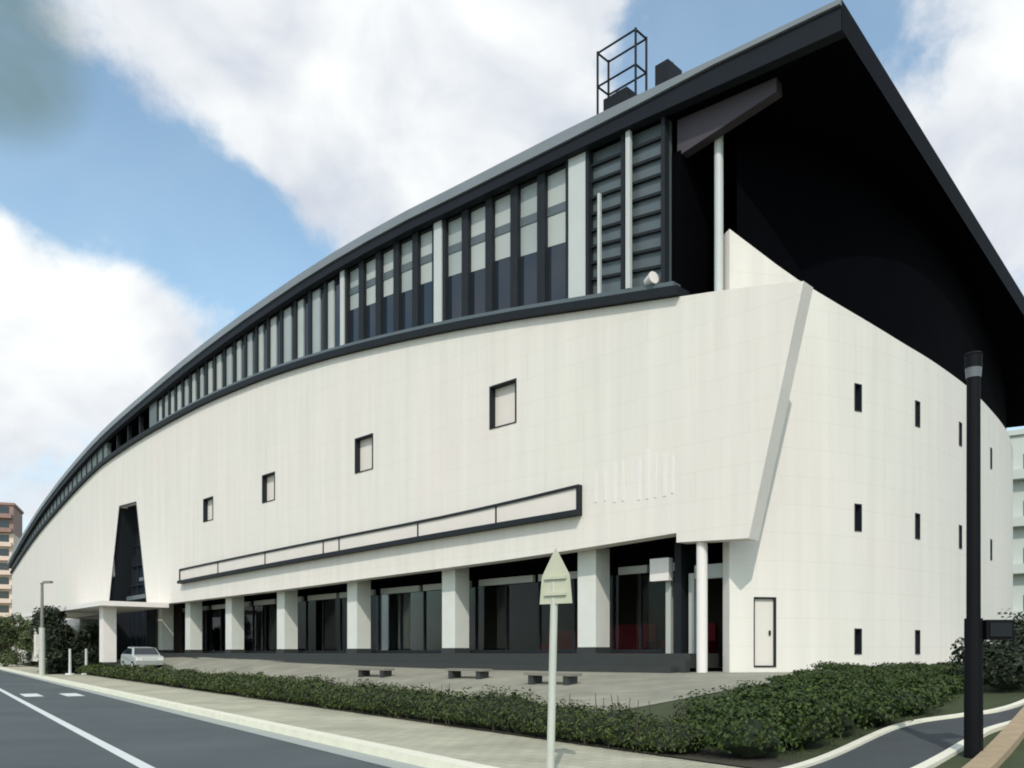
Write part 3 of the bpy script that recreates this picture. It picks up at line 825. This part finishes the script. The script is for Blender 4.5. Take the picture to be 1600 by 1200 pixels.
# ------------------------------------------------------------------ street furniture
LX, LY = -31.9, 58.
u = empty('street_lamp', (LX, LY, .12), 'tall grey street lamp with a short arm at the sidewalk by the trees', 'street lamp')
f = MB(); f.tube((LX, LY, .12), (LX, LY, 6.35), .13, .09, n=12); f.build('pole', M['lampp'], u)
f = MB(); f.tube((LX, LY, .12), (LX, LY, 3.3), .2, .19, n=12); f.build('base_sleeve', M['steel'], u)
f = MB(); f.tube((LX-.1, LY, 6.3), (LX+.55, LY-.2, 6.4), .06, n=8); ar = f.build('arm', M['lampp'], u)
f = MB(); f.box((LX+.5, LY-.2, 6.38), (.6, .3, .15), (1, -.3)); f.build('lamp_head', M['lampp'], ar)

# pentagonal sign seen from its plain back
PX, PY = .47, 10.5
u = empty('road_sign', (PX, PY, .12), 'pale pentagon-shaped road sign seen from its blank back on a white pole', 'road sign')
f = MB(); f.tube((PX, PY, .12), (PX+.055, PY, 2.55), .05, .045, n=14); f.build('pole', M['steel'], u)
f = MB()
d = Vector((.80, -.6, 0)).normalized(); nb = Vector((d.y, -d.x, 0))
c = Vector((PX+.06, PY-.055, 2.2)) 
out = [(-.235, 0), (-.215, .2), (-.2, .34), (0, .68), (.2, .34), (.215, .2), (.235, 0)]
a_ = [c+d*x+Vector((0, 0, z)) for x, z in out]; b_ = [p+Vector((-.6, -.8, 0))*-.02 for p in a_]
f.poly(a_); f.poly(b_[::-1])
for i in range(len(out)): f.quad(a_[i], b_[i], b_[(i+1) % len(out)], a_[(i+1) % len(out)])
pl_ = f.build('sign_plate', M['signp'], u)
f = MB()
for z in (2.32, 2.52): f.box((PX+.055, PY-.07, z), (.32, .03, .04), (d.x, d.y))
f.build('bracket', M['signp'], u)

# black lamp pole on the right
BX, BY = 6.05, 11.2
zb = G(BX, BY)
u = empty('pole_lamp', (BX, BY, zb), 'thick black pole with a flat lamp head standing beside the path in the foreground', 'pole lamp')
f = MB(); f.tube((BX, BY, zb-.05), (BX, BY, 5.35), .088, .082, n=16); f.build('pole', M['blackp'], u)
f = MB(); f.tube((BX, BY, zb-.05), (BX, BY, 2.05), .115, .11, n=16); f.build('base_sleeve', M['blackp'], u)
f = MB(); f.tube((BX, BY, 5.33), (BX, BY, 5.5), .105, .105, n=20); f.tube((BX, BY, 5.5), (BX, BY, 5.53), .115, .09, n=20); hd_ = f.build('lamp_head', M['blackp'], u)
f = MB(); f.tube((BX, BY, 5.2), (BX, BY, 5.33), .09, .1, n=20); f.build('lens', M['greyl'], hd_)
u = empty('junction_box', (BX+.32, BY+.02, 1.75), 'black box fixed to the right side of the black pole', 'box')
f = MB(); f.box((BX+.29, BY, 1.9), (.36, .22, .26)); f.build('casing', M['blackp'], u)
f = MB(); f.box((BX+.29, BY-.12, 1.9), (.28, .02, .18)); f.build('lid', M['dark'], u)

# benches on the plaza
for (x, y, lab) in ((-5.3, 33.0, 'low stone bench on the plaza, farthest of three from the road sign'), (-1.5, 29.3, 'low stone bench on the plaza, middle one of three'), (1.2, 25.4, 'low stone bench on the plaza just behind the road sign')):
    zg = G(x, y)
    d = P(8)-P(7); d = (d.x, d.y)
    u = empty('bench', (x, y, zg), lab, 'bench', 'stone benches on the plaza')
    f = MB(); f.box((x, y, zg+.3), (1.9, .5, .08), d); f.build('seat', M['stone'], u)
    for k in (-1, 1):
        f = MB(); f.box((x+d[0]*k*.7, y+d[1]*k*.7, zg+.12), (.2, .42, .28), d); f.build('leg', M['plinth'], u)

# slim marker posts near the entrance
for (x, y, dx, lab) in ((-29.0, 58.2, 0, 'slim pale post under the entrance canopy, nearer the white pillar'), (-29.9, 57.8, 0, 'slim pale post under the entrance canopy, nearer the dark trees')):
    zg = G(x, y)
    u = empty('marker_post', (x, y, zg), lab, 'post')
    f = MB(); f.tube((x, y, zg), (x-dx, y, zg+1.75), .1, .08, n=10); f.build('shaft', M['post'], u)
    f = MB(); f.tube((x, y, zg), (x, y, zg+.1), .32, .28, n=14); f.build('foot', M['post'], u)

# parked car by the entrance
def car(x, y, ang, label):
    zg = G(x, y)+.01
    o = empty('parked_car', (x, y, zg), label, 'car')
    c, s_ = math.cos(ang), math.sin(ang)
    T = lambda a, b, z: Vector((x+a*c-b*s_, y+a*s_+b*c, zg+z))
    prof = [(-1.85, .35), (-1.9, .62), (-1.82, .86), (-1.1, .95), (-.55, 1.38), (.75, 1.45), (1.5, 1.0), (1.78, .92), (1.86, .6), (1.8, .32)]
    body = MB()
    def half(z): return .8 if z < 1.0 else .8-(z-1.0)*.38
    L_ = [T(a, half(z), z) for a, z in prof]; R_ = [T(a, -half(z), z) for a, z in prof]
    body.poly(L_[::-1]); body.poly(R_)
    for i in range(len(prof)): j = (i+1) % len(prof); body.quad(L_[i], L_[j], R_[j], R_[i])
    b = body.build('body', M['car'], o, weld=True)
    md = b.modifiers.new('bevel', 'BEVEL'); md.width = .06; md.segments = 3; md.limit_method = 'ANGLE'
    def win(name, q):
        f = MB(); f.poly(q); f.build(name, M['glassd'], o)
    win('windscreen', [T(-1.06, .7, .985), T(-.6, .6, 1.36), T(-.6, -.6, 1.36), T(-1.06, -.7, .985)][::-1] and [T(-1.09, .7, .99), T(-.62, .58, 1.37), T(-.62, -.58, 1.37), T(-1.09, -.7, .99)])
    win('rear_window', [T(1.5, .7, 1.03), T(.85, .58, 1.42), T(.85, -.58, 1.42), T(1.5, -.7, 1.03)])
    for sd in (-1, 1):
        win('side_window', [T(-.95, sd*.815, 1.0), T(-.5, sd*.69, 1.34), T(.7, sd*.67, 1.39), T(1.3, sd*.815, 1.02)])
        for a in (-1.15, 1.15):
            f = MB(); f.tube(T(a, sd*.66, .3), T(a, sd*.83, .3), .3, n=20); w = f.build('wheel', M['tyre'], o)
            f = MB(); f.tube(T(a, sd*.8, .3), T(a, sd*.84, .3), .18, n=16); f.build('rim', M['steel'], w)
        f = MB(); f.box(T(-1.86, sd*.58, .7), (.1, .3, .14), (c, s_)); f.build('headlight', M['white'], o)
        f = MB(); f.box(T(1.83, sd*.62, .78), (.08, .2, .2), (c, s_)); f.build('tail_light', M['red'], o)
    f = MB(); f.box(T(1.86, 0, .5), (.1, 1.5, .16), (c, s_)); f.build('bumper', M['car'], o)
    return o
car(-22.3, 51.5, R(180-53), 'small silver car parked behind the hedge by the entrance canopy')

# ------------------------------------------------------------------ far buildings
def block(x, y, w, d, h, ang, label, m, mtop, ntop, cols, floors, name):
    o = empty(name, (x, y, 0), label, 'building')
    c, s_ = math.cos(ang), math.sin(ang)
    T = lambda a, b, z: Vector((x+a*c-b*s_, y+a*s_+b*c, z))
    fh = h/floors; hb = h-ntop*fh
    f = MB(); f.box(T(0, 0, hb/2), (w, d, hb), (c, s_)); f.build('wall', m, o)
    if ntop:
        f = MB(); f.box(T(0, 0, hb+ntop*fh/2), (w-.02, d-.02, ntop*fh), (c, s_)); f.build('upper_wall', mtop, o)
    f = MB(); f.box(T(0, 0, h+.25), (w+.5, d+.5, .5), (c, s_)); f.build('roof', mtop, o)
    for i in range(floors):
        f = MB(); f.box(T(0, -d/2-.5, i*fh+.6), (w*.96, 1.0, .9), (c, s_)); f.build('balcony', m if i < floors-ntop else mtop, o)
        for k in range(cols):
            a = -w/2+w*(k+.5)/cols
            f = MB(); f.box(T(a, -d/2, i*fh+1.9), (w/cols*.55, .12, 1.5), (c, s_)); f.build('window', M['glassd'], o)
block(-113.5, 182, 14.5, 12, 32.5, R(22), 'distant peach apartment block with brown tiled top storeys at the left edge', M['peach'], M['brick'], 2, 4, 11, 'apartment_block')
block(58, 84, 24, 14, 22.5, R(-35), 'pale grey building glimpsed beyond the right end of the hall', M['pale'], M['pale'], 0, 5, 5, 'grey_building')

# ------------------------------------------------------------------ sky, sun, camera
SUN_EL, SUN_AZ = 44., 0.
sd = Vector((-.07, -.72, 0)).normalized()*math.cos(R(SUN_EL)); sd.z = math.sin(R(SUN_EL))
L_ = bpy.data.lights.new('sun', 'SUN'); L_.energy = 2.5; L_.angle = R(.6); L_.color = (1, .92, .84)
lo = bpy.data.objects.new('sun', L_); COL.objects.link(lo)
lo.rotation_euler = (-sd).to_track_quat('-Z', 'Y').to_euler(); lo.location = (0, -20, 60)

W = bpy.data.worlds.new('World'); S.world = W; W.use_nodes = True
N = W.node_tree.nodes; LK = W.node_tree.links
bg = N['Background']; bg.inputs[1].default_value = .15
sky = N.new('ShaderNodeTexSky'); sky.sky_type = 'NISHITA'; sky.sun_disc = False
sky.sun_elevation = R(SUN_EL); sky.sun_rotation = math.atan2(sd.x, sd.y)
sky.air_density = 1.0; sky.dust_density = 1.2; sky.ozone_density = 1.2
tc = N.new('ShaderNodeTexCoord')
nrm = N.new('ShaderNodeVectorMath'); nrm.operation = 'NORMALIZE'; LK.new(tc.outputs['Generated'], nrm.inputs[0])
def math_(op, a, b=None, clamp=False):
    m = N.new('ShaderNodeMath'); m.operation = op; m.use_clamp = clamp
    for i, v in enumerate((a, b)):
        if v is None: continue
        if isinstance(v, (int, float)): m.inputs[i].default_value = v
        else: LK.new(v, m.inputs[i])
    return m.outputs[0]
def cnoise(scale, det, rough, off):
    mp = N.new('ShaderNodeMapping'); mp.inputs['Location'].default_value = off; mp.inputs['Scale'].default_value = (1, 1, 1.2)
    LK.new(nrm.outputs[0], mp.inputs[0])
    n = N.new('ShaderNodeTexNoise'); n.inputs['Scale'].default_value = scale; n.inputs['Detail'].default_value = det; n.inputs['Roughness'].default_value = rough
    n.inputs['Distortion'].default_value = .3
    LK.new(mp.outputs[0], n.inputs[0]); return n.outputs['Fac']
den = math_('ADD', math_('MULTIPLY', math_('SUBTRACT', cnoise(5.5, 10, .6, (.3, .1, .4)), .5), 3.4), math_('MULTIPLY', math_('SUBTRACT', cnoise(14, 8, .6, (1.3, 2.1, .9)), .5), 1.5))
BL = [(740, 120, 17, 1.0), (480, 150, 9, .75), (600, 230, 8, .5), (830, 60, 9, .8), (330, 120, 6, .75), (200, 50, 6, .7), (60, 480, 9, .75), (190, 540, 6, .6), (90, 640, 9, .5), (1580, 330, 9, .75), (1480, 120, 8, .6), (640, 330, 5, .15),
      (170, 230, 9, -.9), (330, 330, 6, -.65), (430, 380, 5, -.5), (560, 380, 6, -.55), (1120, 50, 9, -1.0), (990, 60, 5, -.8), (370, 10, 3, -.5), (60, 230, 6, -.4), (1300, 60, 6, -.3)]
for bx, by, rad, amt in BL:
    v = Vector(((bx-800)/1335, 1, (1020-by)/1335)).normalized()
    dt = N.new('ShaderNodeVectorMath'); dt.operation = 'DOT_PRODUCT'; LK.new(nrm.outputs[0], dt.inputs[0]); dt.inputs[1].default_value = v
    mr = N.new('ShaderNodeMapRange'); mr.interpolation_type = 'SMOOTHSTEP'
    mr.inputs[1].default_value = math.cos(R(rad)); mr.inputs[2].default_value = 1.; mr.inputs[3].default_value = 0; mr.inputs[4].default_value = amt
    LK.new(dt.outputs['Value'], mr.inputs[0])
    den = math_('ADD', den, mr.outputs[0])
cov = N.new('ShaderNodeMapRange'); cov.interpolation_type = 'SMOOTHSTEP'
cov.inputs[1].default_value = -.42; cov.inputs[2].default_value = .62; cov.inputs[3].default_value = .12
LK.new(den, cov.inputs[0])
shade = N.new('ShaderNodeMapRange'); shade.inputs[1].default_value = .3; shade.inputs[2].default_value = .68
LK.new(cnoise(7, 6, .5, (2.3, 4.1, .7)), shade.inputs[0])
cc = N.new('ShaderNodeMix'); cc.data_type = 'RGBA'
cc.inputs[6].default_value = (4.3, 4.6, 5.2, 1); cc.inputs[7].default_value = (7.2, 7.35, 7.2, 1)
LK.new(shade.outputs[0], cc.inputs[0])
# a darker rain cloud high on the left
dk = N.new('ShaderNodeVectorMath'); dk.operation = 'DOT_PRODUCT'; LK.new(nrm.outputs[0], dk.inputs[0])
dk.inputs[1].default_value = Vector(((5-800)/1335, 1, (1020-85)/1335)).normalized()
dm = N.new('ShaderNodeMapRange'); dm.interpolation_type = 'SMOOTHSTEP'
dm.inputs[1].default_value = math.cos(R(4.8)); dm.inputs[2].default_value = math.cos(R(1.)); dm.inputs[3].default_value = 0; dm.inputs[4].default_value = .8
LK.new(dk.outputs['Value'], dm.inputs[0])
dn = math_('MULTIPLY', dm.outputs[0], math_('MULTIPLY', cnoise(9, 5, .5, (5.3, 1.1, 2.7)), 1.7), True)
tint = N.new('ShaderNodeMix'); tint.data_type = 'RGBA'; tint.blend_type = 'MULTIPLY'; tint.inputs[0].default_value = 1; tint.inputs[7].default_value = (1.35, 1.56, 1.42, 1)
LK.new(sky.outputs[0], tint.inputs[6])
mx = N.new('ShaderNodeMix'); mx.data_type = 'RGBA'
LK.new(cov.outputs[0], mx.inputs[0]); LK.new(tint.outputs[2], mx.inputs[6]); LK.new(cc.outputs[2], mx.inputs[7])
m3 = N.new('ShaderNodeMix'); m3.data_type = 'RGBA'; m3.inputs[7].default_value = (1.2, 1.75, 1.6, 1)
LK.new(dn, m3.inputs[0]); LK.new(mx.outputs[2], m3.inputs[6])
LK.new(m3.outputs[2], bg.inputs[0])

cam = bpy.data.cameras.new('camera'); cam.sensor_width = 36; cam.lens = 1335/1600*36
cam.shift_y = (1020-600)/1600; cam.clip_end = 4000; cam.clip_start = .1
co = bpy.data.objects.new('camera', cam); COL.objects.link(co)
co.location = (0, 0, EYE); co.rotation_euler = (R(90), 0, 0)
S.camera = co
S.render.engine = 'CYCLES'
S.view_settings.view_transform = 'Standard'; S.view_settings.look = 'None'
S.view_settings.exposure = 0; S.view_settings.gamma = 1

S.cycles.filter_width = 1.9
